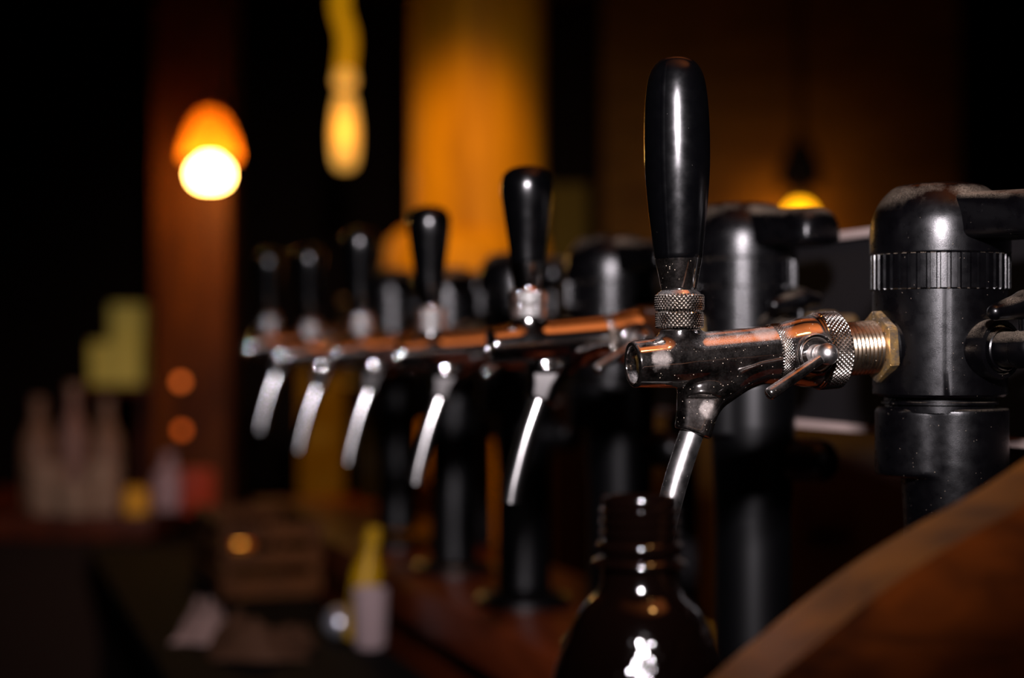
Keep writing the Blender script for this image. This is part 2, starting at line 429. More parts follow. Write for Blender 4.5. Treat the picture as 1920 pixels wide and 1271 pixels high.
def build_tap(front=True):
    """parts of one tap, children of the returned Empty; front: long handle"""
    t = thing('beer_tap', '', 'beer tap', (0, 0, 0), TH)
    v, f = surface(body_sdf, (-0.031, -0.022, -0.042), (0.080, 0.022, 0.0245), 0.00075)
    mesh_obj('tap_body', v, f, M['chrome'], t)
    v, f = lathe([(0.0091, -0.0163), (0.0060, -0.0163), (0.0045, -0.0185), (0.0, -0.0188)], 48, A0, AX)
    mesh_obj('mouth_plug', v, f, M['bore'], t, sharp=40)
    # pouring nozzle
    pts = [(*pl(x, y),) for x, y in ((1299, 806), (1284, 850), (1270, 893), (1257, 940), (1246, 985), (1238, 1020), (1232, 1056))]
    v, f = tube([(a, 0, b) for a, b in pts], 0.0062, 40, 0.0012)
    mesh_obj('nozzle', v, f, M['steel'], t, sharp=40)
    # threaded handle collars
    hx = lambda z: -0.0005 * z / 0.017
    prof, fn, seg = knurl_rows(0.0126, 0.0262, 0.0346, 40, 0.00075)
    v, f = lathe([(0.0, 0.0346)] + prof[::-1] + [(0.0, 0.0262)], seg, (-0.0003, 0, 0), (0, 0, 1), lambda th, i, r, h: fn(th, len(prof) - i, r, h) if 0 < i <= len(prof) else r)
    mesh_obj('collar', v, f, M['knurl'], t, sharp=28)
    v, f = lathe([(0.0, 0.0255)] + [(r - 0.0003, h - 0.0088) for r, h in prof[::-1]] + [(0.0, 0.0170)], seg, (-0.0003, 0, 0), (0, 0, 1), lambda th, i, r, h: fn(th, len(prof) - i, r, h) if 0 < i <= len(prof) else r)
    mesh_obj('collar', v, f, M['knurl'], t, sharp=28)
    v, f = lathe([(0, 0.0258), (0.0113, 0.0258), (0.0115, 0.0262), (0.0113, 0.0266), (0, 0.0266)], 48); mesh_obj('collar_ring', v, f, M['chrome'], t)
    # polished cone
    v, f = lathe([(0.0, 0.0340), (0.0112, 0.0342), (0.0108, 0.0352), (0.0092, 0.0364), (0.0089, 0.0372), (0.0091, 0.0380), (0.0119, 0.0522), (0.0119, 0.0527), (0.0, 0.0527)], 72, (-0.0003, 0, 0), (-0.010, 0, 1))
    mesh_obj('handle_ferrule', v, f, M['chrome'], t, sharp=50)
    # handle
    if front:
        prof = [(0, 0.0525), (0.0119, 0.0526), (0.0122, 0.0530), (0.0134, 0.0640), (0.0147, 0.0750), (0.0158, 0.0870), (0.0165, 0.0980), (0.0167, 0.1080), (0.0166, 0.1180),
                (0.0162, 0.1280), (0.0155, 0.1360), (0.0145, 0.1425), (0.0128, 0.1478), (0.0104, 0.1513), (0.0072, 0.1535), (0.0036, 0.1545), (0.0, 0.1547)]
        seam = lambda th, i, r, h: r + (0.00022 if (abs(((th - math.radians(SEAM)) % (2 * PI))) < 0.04 and 0.05 < h < 0.15) else 0)
        SEAM = 310
        name = 'long_handle'
    else:
        prof = [(0, 0.0525), (0.0108, 0.0526), (0.0112, 0.0535), (0.0122, 0.0640), (0.0138, 0.0760), (0.0152, 0.0860), (0.0163, 0.0940), (0.0168, 0.1000), (0.0166, 0.1040),
                (0.0157, 0.1078), (0.0139, 0.1108), (0.0110, 0.1130), (0.0075, 0.1143), (0.0038, 0.1149), (0, 0.1150)]
        seam = None; name = 'pear_handle'
    # finer profile
    pts2 = [Vector((r, h, 0)) for r, h in prof[2:]]
    fine = prof[:2] + [(max(p.x, 0), p.y) for p in spline(pts2, 5)][:-1] + [(0, prof[-1][1])]
    v, f = lathe(fine, 120, (-0.0003, 0, 0), (-0.0125, 0, 1), seam)
    mesh_obj(name, v, f, M['handle'], t, sharp=45)
    # knurled band on the body
    prof, fn, seg = knurl_rows(0.0159, 0.0500, 0.0575, 60, 0.0005)
    v, f = lathe([(0.0130, 0.0500)] + prof + [(0.0130, 0.0575)], seg, A0, AX, lambda th, i, r, h: fn(th, i - 1, r, h) if 0 < i <= len(prof) else r)
    mesh_obj('knurled_band', v, f, M['knurl'], t, sharp=28)
    # union nut
    prof, fn, seg = knurl_rows(0.0203, 0.0762, 0.0880, 54, 0.0010)
    v, f = lathe([(0.0150, 0.0735), (0.0180, 0.0735), (0.0190, 0.0740), (0.0193, 0.0748), (0.0190, 0.0756), (0.0194, 0.0758)] + prof + [(0.0188, 0.0886), (0.0130, 0.0886)], seg, A0, AX,
                 lambda th, i, r, h: fn(th, i - 6, r, h) if 6 <= i < 6 + len(prof) else r)
    mesh_obj('union_nut', v, f, M['knurl'], t, sharp=28)
    # threaded pipe
    prof = [(0.0, 0.0870), (0.0128, 0.0870)]; k = 11; h0, h1 = 0.0872, 0.1125
    for i in range(k):
        a = h0 + (h1 - h0) * i / k; p = (h1 - h0) / k
        prof += [(0.0132, a), (0.0141, a + p * 0.38), (0.0141, a + p * 0.55), (0.0132, a + p * 0.93)]
    prof += [(0.0128, h1), (0.0128, 0.118), (0, 0.118)]
    v, f = lathe(prof, 72, A0, AX)
    mesh_obj('threaded_pipe', v, f, M['thread'], t, sharp=60)
    # hexagon lock nut, corner up
    bm = bmesh.new(); x, y, a = basis(AX); rows = []
    for r, s in ((0.0142, 0.1098), (0.0175, 0.1098), (0.0190, 0.1104), (0.0190, 0.1152), (0.0142, 0.1152)):
        rows.append([bm.verts.new(A0 + a * s + (x * math.cos(q) + y * math.sin(q)) * r) for q in [math.radians(30 + 60 * j) if r > 0.015 else math.radians(30 + 60 * j) for j in range(6)]])
    for A_, B_ in zip(rows, rows[1:]):
        for j in range(6): bm.faces.new((A_[j], A_[(j + 1) % 6], B_[(j + 1) % 6], B_[j]))
    es = [e for e in bm.edges if e.verts[0] in rows[2] and e.verts[1] in rows[3] or e.verts[1] in rows[2] and e.verts[0] in rows[3]]
    bmesh.ops.bevel(bm, geom=es, offset=0.0006, segments=2, affect='EDGES')
    bm_obj('hexagon_nut', bm, M['brass'], t, sharp=25)
    # flow-control boss, stem, ball and rod on the camera side of the body
    c = on_axis(0.0672) - Vector((0, 0, 0.0008)); yd = Vector((0, -1, 0))
    v, f = lathe([(0.0106, 0.008), (0.0106, 0.0176), (0.0104, 0.0188), (0.0096, 0.0194), (0.0086, 0.0190), (0.0080, 0.0180), (0.0076, 0.0160), (0.0, 0.0160)], 72, c, yd)
    mesh_obj('lever_boss', v, f, M['chrome'], t, sharp=60)
    v, f = lathe([(0.0050, 0.0155), (0.0050, 0.0215), (0.0046, 0.0220), (0.0042, 0.0218), (0.0042, 0.0228), (0.0042, 0.0290), (0.0, 0.0300)], 56, c, yd)
    lv = mesh_obj('flow_lever', v, f, M['steel'], t, sharp=50)
    bc = c + yd * 0.0300
    e1 = bc + Vector((-0.0335, -0.0010, -0.0205))
    def lev(P):
        d = np.linalg.norm(P - np.array(bc), axis=-1) - 0.0056
        d = smin(d, sd_round_cone(P, bc + yd * -0.004, bc, 0.0044, 0.0048), 0.001)
        return d
    v, f = surface(lev, bc - Vector((0.009, 0.009, 0.009)), bc + Vector((0.009, 0.012, 0.009)), 0.0006)
    mesh_obj('lever_ball', v, f, M['steel'], lv)
    L_ = (e1 - bc).length
    v, f = lathe([(0.0026, 0.002), (0.0027, 0.006), (0.0030, L_ * 0.6), (0.0033, L_ - 0.0025), (0.0031, L_ - 0.0010), (0.0022, L_ - 0.0002), (0, L_)], 40, bc, (e1 - bc))
    mesh_obj('lever_rod', v, f, M['chrome'], lv, sharp=60)
    return t

# ================================================================== the black column behind each tap
CU = 0.1488; BAR_Z = -0.24
def dirv(deg): a = math.radians(deg); return Vector((math.sin(a), -math.cos(a), 0))   # 0 = towards the camera along the row, 90 = away from the tap
def build_column():
    c = thing('tap_column', '', 'beer column', (0, 0, 0), TH)
    z0 = -BAR_Z                                       # camera height above the column foot
    def prof(p): return [(r, h + z0) for r, h in p]
    # cap
    cp = [(0.0352, 0.0496), (0.0366, 0.0502), (0.0368, 0.0520), (0.0368, 0.0580), (0.0364, 0.0640), (0.0354, 0.0695), (0.0333, 0.0750), (0.0302, 0.0798), (0.0262, 0.0840), (0.0225, 0.0862), (0.0170, 0.0874), (0.010, 0.0879)]
    fine = [(p.x, p.y) for p in spline([Vector((r, h, 0)) for r, h in cp], 4)]
    v, f = lathe(prof([(0, 0.0496)] + fine + [(0, 0.0880)]), 96)
    cap = mesh_obj('cap', v, f, M['plastic'], c, sharp=40)
    # lever arm of the cap
    d = dirv(20); s = Vector((-d.y, d.x, 0))
    def arm(P):
        ax = [tuple(d), tuple(s), (0, 0, 1)]
        q = sd_box(P, tuple(d * 0.043 + Vector((0, 0, z0 + 0.0690))), (0.034, 0.0195, 0.0122), 0.0048, ax)
        # rounded nose that droops
        q = smax(q, sd_round_cone(P, tuple(d * -0.02 + Vector((0, 0, z0 + 0.064))), tuple(d * 0.060 + Vector((0, 0, z0 + 0.0640))), 0.032, 0.0205), 0.006)
        q = smin(q, sd_round_cone(P, (0, 0, z0 + 0.068), tuple(d * 0.030 + Vector((0, 0, z0 + 0.068))), 0.016, 0.010), 0.008)
        return q
    v, f = surface(arm, (-0.035, -0.095, z0 + 0.048), (0.05, 0.025, z0 + 0.088), 0.0014)
    mesh_obj('cap_lever', v, f, M['plastic'], c)
    # fluted ring
    nf = 44; rp = [(0.030, 0.0312), (0.0358, 0.0312), (0.0364, 0.0318)] + [(0.0366, 0.0318 + 0.0178 * i / 6) for i in range(7)] + [(0.0362, 0.0500), (0.030, 0.0502)]
    def flute(th, i, r, h):
        if i < 2 or i > 10: return r
        q = (th / (2 * PI) * nf) % 1.0
        return r - (0.0013 if q < 0.30 else 0.0)
    v, f = lathe(prof(rp), nf * 11, rfun=flute)
    mesh_obj('fluted_ring', v, f, M['plastic'], c, sharp=30)
    # body
    bp = [(0, 0.0325), (0.0352, 0.0325), (0.0352, 0.0300), (0.0352, -0.0100), (0.0350, -0.0235), (0.0340, -0.0247), (0.0300, -0.0250), (0.0290, -0.0256), (0.0290, -0.0272), (0.0305, -0.0276), (0.0305, -0.0288), (0.0285, -0.0292), (0.0285, -0.0330), (0, -0.0330)]
    gro = lambda th, i, r, h: r - (0.00025 if abs((th - math.radians(SM) + PI) % (2 * PI) - PI) < 0.018 and 1 < i < 5 else 0)
    SM = 335
    v, f = lathe(prof(bp), 180, rfun=gro)
    mesh_obj('column_body', v, f, M['plastic'], c, sharp=35)
    # flange where the tap screws in
    v, f = lathe([(0.0, -0.02), (0.0176, -0.02), (0.0176, 0.0003), (0.0168, 0.0012), (0.0142, 0.0014), (0, 0.0014)], 64, Vector((-0.0325, 0, z0 + 0.0012)), (-1, 0, -0.0655))
    mesh_obj('tap_flange', v, f, M['plastic'], c, sharp=40)
    # lower body with its lug towards the tap
    def low(P):
        zz = P[..., 2] - z0
        a_ = np.linalg.norm(P[..., :2] - np.array([0.0065, -0.0039]), axis=-1) - (0.0281 - np.clip(-0.06 - zz, 0, 0.06) * 0.05)
        a_ = np.maximum(a_, np.maximum(zz + 0.0305, -(z0 - 0.012) - zz))
        pe = P[..., 0] * 0.86 - P[..., 1] * 0.51; pc = P[..., 0] * 0.51 + P[..., 1] * 0.86
        e = (np.sqrt(((pe + 0.0048) / 0.0290) ** 2 + (pc / 0.0262) ** 2) - 1) * 0.0262
        e = smax(e, np.abs(zz + 0.0488) - 0.0183, 0.003)
        return smin(smax(a_, zz + 0.0305, 0.002), e, 0.0015)
    v, f = surface(low, (-0.038, -0.034, 0.008), (0.040, 0.034, z0 - 0.026), 0.0016)
    mesh_obj('lower_body', v, f, M['plastic'], c)
    # round foot on the bar
    v, f = lathe([(0, 0.0), (0.046, 0.0), (0.046, 0.006), (0.043, 0.009), (0.031, 0.014), (0, 0.014)], 64, (0.0072, -0.001, 0)); mesh_obj('foot', v, f, M['plastic_clean'], c, sharp=40)
    # locking lever lower down
    def lock(P):
        q = sd_cyl(P, (0, 0, -0.008), (0, 0, 0.008), 0.022) - 0.003
        q = smin(q, sd_round_cone(P, (0.0, 0, 0), (-0.0075, -0.042, 0), 0.016, 0.0160), 0.008)
        q = smin(q, sd_round_cone(P, (0.0, 0, 0), (0.066, 0, 0), 0.015, 0.0185), 0.008)
        q = smax(q, np.abs(P[..., 2]) - 0.0160, 0.006)
        return q
    v, f = surface(lock, (-0.040, -0.066, -0.021), (0.092, 0.040, 0.021), 0.0017)
    lk = mesh_obj('locking_lever', v, f, M['plastic_clean'], c); lk.location = (0.0072, 0, z0 - 0.083); lk.rotation_euler = (0, 0, math.radians(-68))
    # side valve: stub, stem, wing handle, brass fitting and hose
    d = dirv(15); o = Vector((0, 0, z0 + 0.0))
    v, f = lathe([(0, 0.028), (0.0154, 0.028), (0.0156, 0.0405), (0.0150, 0.0430), (0.0128, 0.0436), (0.0124, 0.0420), (0.0116, 0.0420), (0.0114, 0.0450), (0.0108, 0.0456), (0.0100, 0.0440), (0.0092, 0.0440),
                  (0.0090, 0.0540), (0.0098, 0.0550), (0.0098, 0.0640), (0.0085, 0.0660), (0, 0.0665)], 72, o, d)
    vb = mesh_obj('side_valve', v, f, M['plastic'], c, sharp=38)
    st = o + d * 0.0585
    v, f = lathe([(0, 0.004), (0.0034, 0.004), (0.0034, 0.016), (0.0055, 0.018), (0.0050, 0.0255), (0.0045, 0.0265), (0, 0.0267)], 32, st)
    mesh_obj('valve_stem', v, f, M['plastic'], vb, sharp=40)
    def wing(P):
        t0 = np.array(st) + np.array([0, 0, 0.0225])
        q = sd_round_cone(P, tuple(t0), tuple(t0 + np.array([-0.020, -0.004, -0.0040])), 0.0072, 0.0042)
        q = smin(q, sd_round_cone(P, tuple(t0), tuple(t0 + np.array([0.012, 0.002, 0.0])), 0.0066, 0.0044), 0.003)
        return q
    v, f = surface(wing, tuple(st + Vector((-0.030, -0.014, 0.012))), tuple(st + Vector((0.022, 0.012, 0.034))), 0.0008)
    mesh_obj('wing_handle', v, f, M['plastic'], vb)
    v, f = lathe([(0, 0.006), (0.0075, 0.006), (0.0075, 0.013), (0.0060, 0.0135), (0.0060, 0.018), (0.0082, 0.0185), (0.0082, 0.027), (0.0064, 0.0275), (0.0060, 0.044), (0, 0.0442)], 36, st + Vector((0, 0, 0.006)), (0.97, 0.25, 0.03))
    mesh_obj('brass_fitting', v, f, M['brass'], vb, sharp=40)
    return c

def copy_tree(o, parent=None):
    c = o.copy(); COL.objects.link(c); c.parent = parent
    for ch in list(o.children): copy_tree(ch, c)
    return c

tap_front = build_tap(True)
tap_pear = build_tap(False)
far_swap = {'chrome': 'chrome_far'}
for ch in tap_pear.children:
    if ch.name.split('.')[0] in ('tap_body', 'handle_ferrule', 'lever_boss'):
        ch.data.materials[0] = M['chrome_far']
    if ch.name.split('.')[0] in ('nozzle', 'collar'): ch.data.materials[0] = M['steel_far']
column0 = build_column()

DZ = [0.0, 0.0095, 0.0035, 0.0035, 0.001, 0.0105]
DV = [0.0, 0.0, 0.0, 0.004, 0.004, 0.012]
tap_labels = [
    'sharply focused front chrome beer tap with a tall rounded black handle',
    'second chrome beer tap with short pear-shaped black knob, right behind the sharp front tap',
    'third tap of the row, its pear-shaped black knob dark against the orange post',
    'fourth tap of the row, blurred, next beyond the knob against the orange post',
    'fifth blurred chrome tap, last but one of the row',
    'farthest and leftmost chrome tap, the last of the blurred row']
column_labels = [
    'sharp black plastic column with dusty domed cap holding the front tap',
    'blurred black column with fluted ring seen just right of the tall black handle',
    'blurred black column between the tall handle and the second tap',
    'dark blurred black column behind the knob of the second tap',
    'dark blurred column behind and right of the third tap knob',
    'farthest dark blurred black column, at the left end of the row of columns']
for i in range(6):
    t = tap_front if i == 0 else (tap_pear if i == 1 else copy_tree(tap_pear))
    t.location = Wp(0, STEP * i + DV[i], -0.00675 + DZ[i]); tag(t, tap_labels[i], 'beer tap', 'chrome beer taps in a row along the bar')
    c = column0 if i == 0 else copy_tree(column0)
    if i == 1:
        for ch in c.children:
            if ch.name.split('.')[0] == 'lower_body': ch.data = ch.data.copy(); ch.data.materials[0] = M['plastic_clean']; low_mesh = ch.data
    elif i > 1:
        for ch in c.children:
            if ch.name.split('.')[0] == 'lower_body': ch.data = low_mesh
    c.location = Wp(CU, STEP * i + DV[i], BAR_Z); tag(c, column_labels[i], 'beer column', 'black columns carrying the beer taps')
    # the columns stand on pads of differing thickness, so their height follows the tap
    for ch in c.children:
        if ch.name.split('.')[0] != 'foot': ch.location.z += DZ[i]
    if i == 0:
        for ch in c.children:
            if ch.name.split('.')[0] == 'locking_lever': ch.rotation_euler = (0, 0, math.radians(62))

# ================================================================== bar, shelf, panel
bar = thing('bar_counter', 'dark red-brown wooden bar top carrying the row of tap columns', 'bar counter', Wp(0.18, 1.0, BAR_Z - (H + BAR_Z)), TH)
zf = H + BAR_Z
box('bar_top', (-0.09, -1.17, zf - 0.045), (0.10, 1.0, zf), M['bar_wood'], bar, 0.006)
box('bar_front', (-0.070, -1.16, 0.0), (0.085, 0.98, zf - 0.0451), M['bar_wood'], bar)
LEDGE = -0.31
ledge = thing('work_ledge', 'dark working ledge below the bar top, holding cloths and a crate', 'ledge', Wp(-0.035, 1.0, -H), TH)
box('ledge_top', (-0.13, -1.17, H + LEDGE - 0.03), (0.1049, 1.0, H + LEDGE), simple('ledge_steel', (0.002, 0.0016, 0.0016), 0.8, 0.0, 0.05), ledge, 0.003)
box('ledge_cabinet', (-0.11, -1.15, 0.0), (0.1045, 0.98, H + LEDGE - 0.0301), M['wall'], ledge)

tr = thing('service_trunk', 'long black service box with pale metal edges running behind the columns', 'service box', Wp(0.25, 0.8, BAR_Z), TH)
M['pale_edge'] = simple('pale_metal_edge', (0.42, 0.32, 0.29), 0.5, 0.0)
M['trunk'] = simple('black_trunk', (0.012, 0.011, 0.012), 0.5)
za, zb = 0.082 - BAR_Z, -0.057 - BAR_Z
box('trunk_body', (-0.010, -0.95, zb + 0.0055), (0.030, 1.2, za - 0.0055), M['trunk'], tr)
box('top_edge', (-0.014, -0.95, za - 0.0055), (0.034, 1.2, za), M['pale_edge'], tr, 0.001)
box('bottom_edge', (-0.014, -0.95, zb), (0.034, 1.2, zb + 0.0055), M['pale_edge'], tr, 0.001)
for vv in (-0.80, -0.18, 0.45, 1.1):
    box('support_post', (0.0, vv - 0.012, -0.0), (0.020, vv + 0.012, zb), M['trunk'], tr)

# curved wooden end panel in front of the bar, lower right
def curve_panel():
    v0, v1 = -0.228, -0.266
    pix = [(1200, 1400), (1270, 1330), (1341, 1263), (1395, 1216), (1444, 1176), (1533, 1104), (1621, 1042), (1710, 988), (1817, 930), (1920, 862), (2050, 770), (2250, 640)]
    pts = []
    for px, py in pix:
        k = (px - 960) / 3300; x0 = 0.08505 - 0.2953 * v0; y0 = 0.891 + 0.9554 * v0
        u = (y0 * k - x0) / (0.9554 - 0.2953 * k); Y = y0 + 0.2953 * u
        pts.append(Vector((u, (655 - py) / 3300 * Y, 0)))
    P = [(p.x, p.y) for p in spline(pts, 5)]
    P += [(P[-1][0], -H + 0.0), (P[0][0], -H + 0.0)]
    bm = bmesh.new()
    A_ = [bm.verts.new((u, v0, z + H)) for u, z in P]; B_ = [bm.verts.new((u, v1, z + H)) for u, z in P]
    n = len(P); bm.faces.new(A_); bm.faces.new(B_[::-1])
    for i in range(n): bm.faces.new((A_[i], B_[i], B_[(i + 1) % n], A_[(i + 1) % n]))
    es = [e for e in bm.edges if (e.verts[0] in A_[:n - 2] and e.verts[1] in A_[:n - 2]) or (e.verts[0] in B_[:n - 2] and e.verts[1] in B_[:n - 2])]
    bmesh.ops.bevel(bm, geom=es, offset=0.006, segments=4, profile=0.5, affect='EDGES')
    return bm
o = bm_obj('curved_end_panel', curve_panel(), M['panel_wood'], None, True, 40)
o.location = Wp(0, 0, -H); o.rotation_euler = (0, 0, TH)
o.data.materials.append(M['edge_wood'])
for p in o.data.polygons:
    if p.normal.z > 0.25: p.material_index = 1  # upward faces take the lighter wood
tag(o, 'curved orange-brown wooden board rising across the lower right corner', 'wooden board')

# ================================================================== bottle under the front tap
bt = thing('brown_bottle', 'dark brown bottle with open threaded neck standing below the front nozzle', 'bottle', Vector(((1200 - 960) / 3300 * 0.70, 0.70, H + LEDGE)))
s_ = 0.70 / 3300
def bz(py): return (655 - py) * s_ - LEDGE
bp = [(0.0125, bz(1000)), (0.0125, bz(932)), (0.0145, bz(930)), (0.0150, bz(934)), (0.0148, bz(950))]
for y in (958, 978, 998): bp += [(0.0146, bz(y - 6)), (0.0162, bz(y - 2)), (0.0162, bz(y + 2)), (0.0146, bz(y + 6))]
bp += [(0.0146, bz(1012)), (0.0172, bz(1017)), (0.0175, bz(1026)), (0.0158, bz(1034)), (0.0150, bz(1042)), (0.0192, bz(1050)), (0.0194, bz(1056)), (0.0152, bz(1064)),
       (0.0155, bz(1095)), (0.0175, bz(1112)), (0.0225, bz(1135)), (0.0265, bz(1165)), (0.0310, bz(1215)), (0.0345, bz(1265)), (0.0385, bz(1340)), (0.0405, bz(1420)), (0.0405, bz(1700)), (0.041, 0.05), (0.0405, 0.008), (0.036, 0.0), (0, 0.0)]
# hammered shoulder: shallow dimples all round
k1 = next(i for i, p in enumerate(bp) if abs(p[1] - bz(1112)) < 1e-6); k2 = next(i for i, p in enumerate(bp) if abs(p[1] - bz(1420)) < 1e-6)
sh_ = [(p.x, p.y) for p in spline([Vector((r, h, 0)) for r, h in bp[k1:k2 + 1]], 26)]
bp = bp[:k1] + sh_ + bp[k2 + 1:]
waves = [(round(rng.uniform(-60, 60)), rng.uniform(-1900, 1900), rng.uniform(0, 6.28)) for _ in range(14)]
def dimple(th, i, r, h):
    if not (k1 < i < k1 + len(sh_)): return r
    fade = min(1.0, max(0.0, (bz(1160) - h) / 0.006))
    return r + 0.00003 * fade * sum(math.sin(a * th + b_ * h + c_) for a, b_, c_ in waves)
v, f = lathe(bp, 420, rfun=dimple); bo = mesh_obj('bottle_body', v, f, M['bottle'], bt, sharp=60)

# ================================================================== room
def slab(name, lo, hi, mat): return struct(box(name, lo, hi, mat))
slab('floor', (-3.2, -2.2, -0.1), (3.2, 6.2, 0.0), M['floor'])
slab('ceiling', (-3.2, -2.2, H + 1.20), (3.2, 6.2, H + 1.30), M['ceiling'])
slab('wall_back', (-3.2, 6.0, 0), (3.2, 6.2, H + 1.2), M['wall'])
slab('wall_left', (-3.2, -2.2, 0), (-3.0, 6.0, H + 1.2), M['wall'])
slab('wall_right', (3.0, -2.2, 0), (3.2, 6.0, H + 1.2), M['wall'])
slab('wall_front', (-3.0, -2.2, 0), (3.0, -2.0, H + 1.2), M['wall'])

struct(box('added_trim_1', (-2.99, 1.36, H + 1.08), (2.99, 1.50, H + 1.1999), M['wall']))  # unseen ceiling beam, added for a dark band in the chrome reflections
added_rail = box('added_trim_2', (-1.6, -1.999, H - 0.03), (2.2, -1.90, H + 0.01), simple('added_rail_pale', (0.6, 0.42, 0.28), 0.6), None, 0.004); struct(added_rail)  # unseen strip behind the camera, added as a bright line in the chrome
spot_light('added_rail_spot', (0.3, -1.2, H + 0.7), (0.3, -1.95, H), 9, (1.0, 0.62, 0.36), 90, 0.8)  # unseen spot added only to light that strip
def px_box(name, x0, y0, x1, y1, Y, depth, mat, bevel=0.004, z_floor=None, rz=0):
    a = at(x0, y1, Y); b = at(x1, y0, Y)
    if z_floor is not None: a.z = z_floor
    return box(name, (a.x, Y, a.z), (b.x, Y + depth, b.z), mat, None, bevel)
# posts
pt = thing('wooden_post', 'broad orange-lit wooden post rising behind the second and third taps', 'post', (at(893, 0, 3.0).x, 3.1, 0))
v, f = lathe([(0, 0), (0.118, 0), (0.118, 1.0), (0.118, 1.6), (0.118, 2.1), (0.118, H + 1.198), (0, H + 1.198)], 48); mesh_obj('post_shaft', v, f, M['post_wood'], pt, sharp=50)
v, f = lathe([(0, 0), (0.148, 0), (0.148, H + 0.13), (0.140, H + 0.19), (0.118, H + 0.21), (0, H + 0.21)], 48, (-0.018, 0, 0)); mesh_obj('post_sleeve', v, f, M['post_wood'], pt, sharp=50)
p2 = thing('wooden_post', 'narrow dark reddish wooden post standing below the glowing wall lamp', 'post', (at(358, 0, 3.7).x, 3.78, 0))
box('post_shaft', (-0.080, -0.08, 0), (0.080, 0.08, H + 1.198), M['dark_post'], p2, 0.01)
# ================================================================== lamps
M['bulb_white'] = emit('lit_bulb', (1.0, 0.56, 0.13), 40.0)
M['bulb_amber'] = emit('lit_amber_bulb', (1.0, 0.42, 0.004), 4.5)
M['amber_glass'] = emit('lit_yellow_glass', (0.95, 0.48, 0.08), 0.68)
M['iron'] = simple('dark_iron', (0.03, 0.02, 0.015), 0.5, 0.5)
def shade_mat():
    m, nt, b = new_mat('amber_shade'); L = nt.links.new
    tr_ = N(nt, 'ShaderNodeBsdfTranslucent'); tr_.inputs[0].default_value = (0.55, 0.17, 0.012, 1)
    mx = N(nt, 'ShaderNodeMixShader'); mx.inputs[0].default_value = 0.7
    b.inputs['Base Color'].default_value = (0.55, 0.18, 0.03, 1); b.inputs['Roughness'].default_value = 0.5
    L(b.outputs[0], mx.inputs[1]); L(tr_.outputs[0], mx.inputs[2]); L(mx.outputs[0], nt.nodes['Material Output'].inputs[0])
    return m
M['shade'] = shade_mat()
c = at(394, 327, 3.55)
lp = thing('wall_lamp', 'bright white-glowing lamp with tapered orange shade at the top of the left post', 'lamp', c)
v, f = lathe([(0, -0.028), (0.020, -0.026), (0.034, -0.017), (0.040, 0.0), (0.036, 0.014), (0.024, 0.026), (0.012, 0.036), (0, 0.036)], 32); mesh_obj('bulb', v, f, M['bulb_white'], lp)
v, f = lathe([(0.058, 0.030), (0.056, 0.050), (0.048, 0.080), (0.036, 0.108), (0.020, 0.126), (0.0, 0.132)], 40); mesh_obj('lamp_shade', v, f, M['shade'], lp)
v, f = tube([(0, 0, 0.135), (0, 0.02, 0.165), (0, 0.09, 0.16), (0, 0.151, 0.12)], 0.007, 12); mesh_obj('bracket', v, f, M['iron'], lp)
point_light('wall_lamp_glow', c + Vector((0, 0, 0.048)), 0.13, (1.0, 0.45, 0.12), 0.02)
point_light('wall_lamp_light', c + Vector((0, -0.02, -0.06)), 1.3, (1.0, 0.50, 0.16), 0.03)

# yellow hanging lamp
c = at(647, 318, 3.2)
hl = thing('pendant_lamp', 'long yellow glowing pendant lamp hanging left of the broad post', 'lamp', c)
mm = 3.2 / 3300
v, f = lathe([(0, 0), (0.012, 0.001), (0.020, 0.01), (0.024, 0.035), (0.025, 0.07), (0.022, 0.10), (0.016, 0.13), (0.012, 0.137), (0, 0.137)], 32); mesh_obj('glass_tube', v, f, M['amber_glass'], hl)
v, f = lathe([(0, 0.145), (0.016, 0.150), (0.020, 0.163), (0.016, 0.177), (0, 0.182)], 32); mesh_obj('glass_ball', v, f, M['amber_glass'], hl)
M['ochre_glass'] = emit('lit_ochre_glass', (0.80, 0.36, 0.002), 0.42)
v, f = tube([(0.0, 0, 0.180), (0.004, 0, 0.24), (-0.010, 0, 0.30), (-0.003, 0, 0.36), (-0.006, 0, 0.50), (-0.006, 0, H + 1.199 - c.z)], 0.016, 20); mesh_obj('glass_stem', v, f, M['ochre_glass'], hl)
point_light('pendant_light', c + Vector((0, -0.06, 0.07)), 0.25, (1.0, 0.55, 0.1), 0.03)

# lamp at right, half hidden by a lever
c = at(1500, 409, 4.2)
rl = thing('table_lamp', 'small amber glowing bulb peeping above the lever of the second column', 'lamp', c)
v, f = lathe([(0, -0.045), (0.022, -0.04), (0.034, -0.02), (0.036, 0.0), (0.031, 0.020), (0.018, 0.034), (0, 0.038)], 32); mesh_obj('bulb', v, f, M['bulb_amber'], rl)
v, f = lathe([(0.055, 0.075), (0.050, 0.12), (0.030, 0.17), (0.008, 0.20), (0.008, H + 1.199 - c.z), (0, H + 1.199 - c.z)], 32); mesh_obj('shade', v, f, M['iron'], rl)
v, f = lathe([(0, 0.040), (0.02, 0.040), (0.02, 0.16), (0, 0.16)], 24); mesh_obj('socket', v, f, M['iron'], rl)
point_light('right_lamp_light', c + Vector((0, 0.22, -0.02)), 1.5, (1.0, 0.46, 0.06), 0.03)

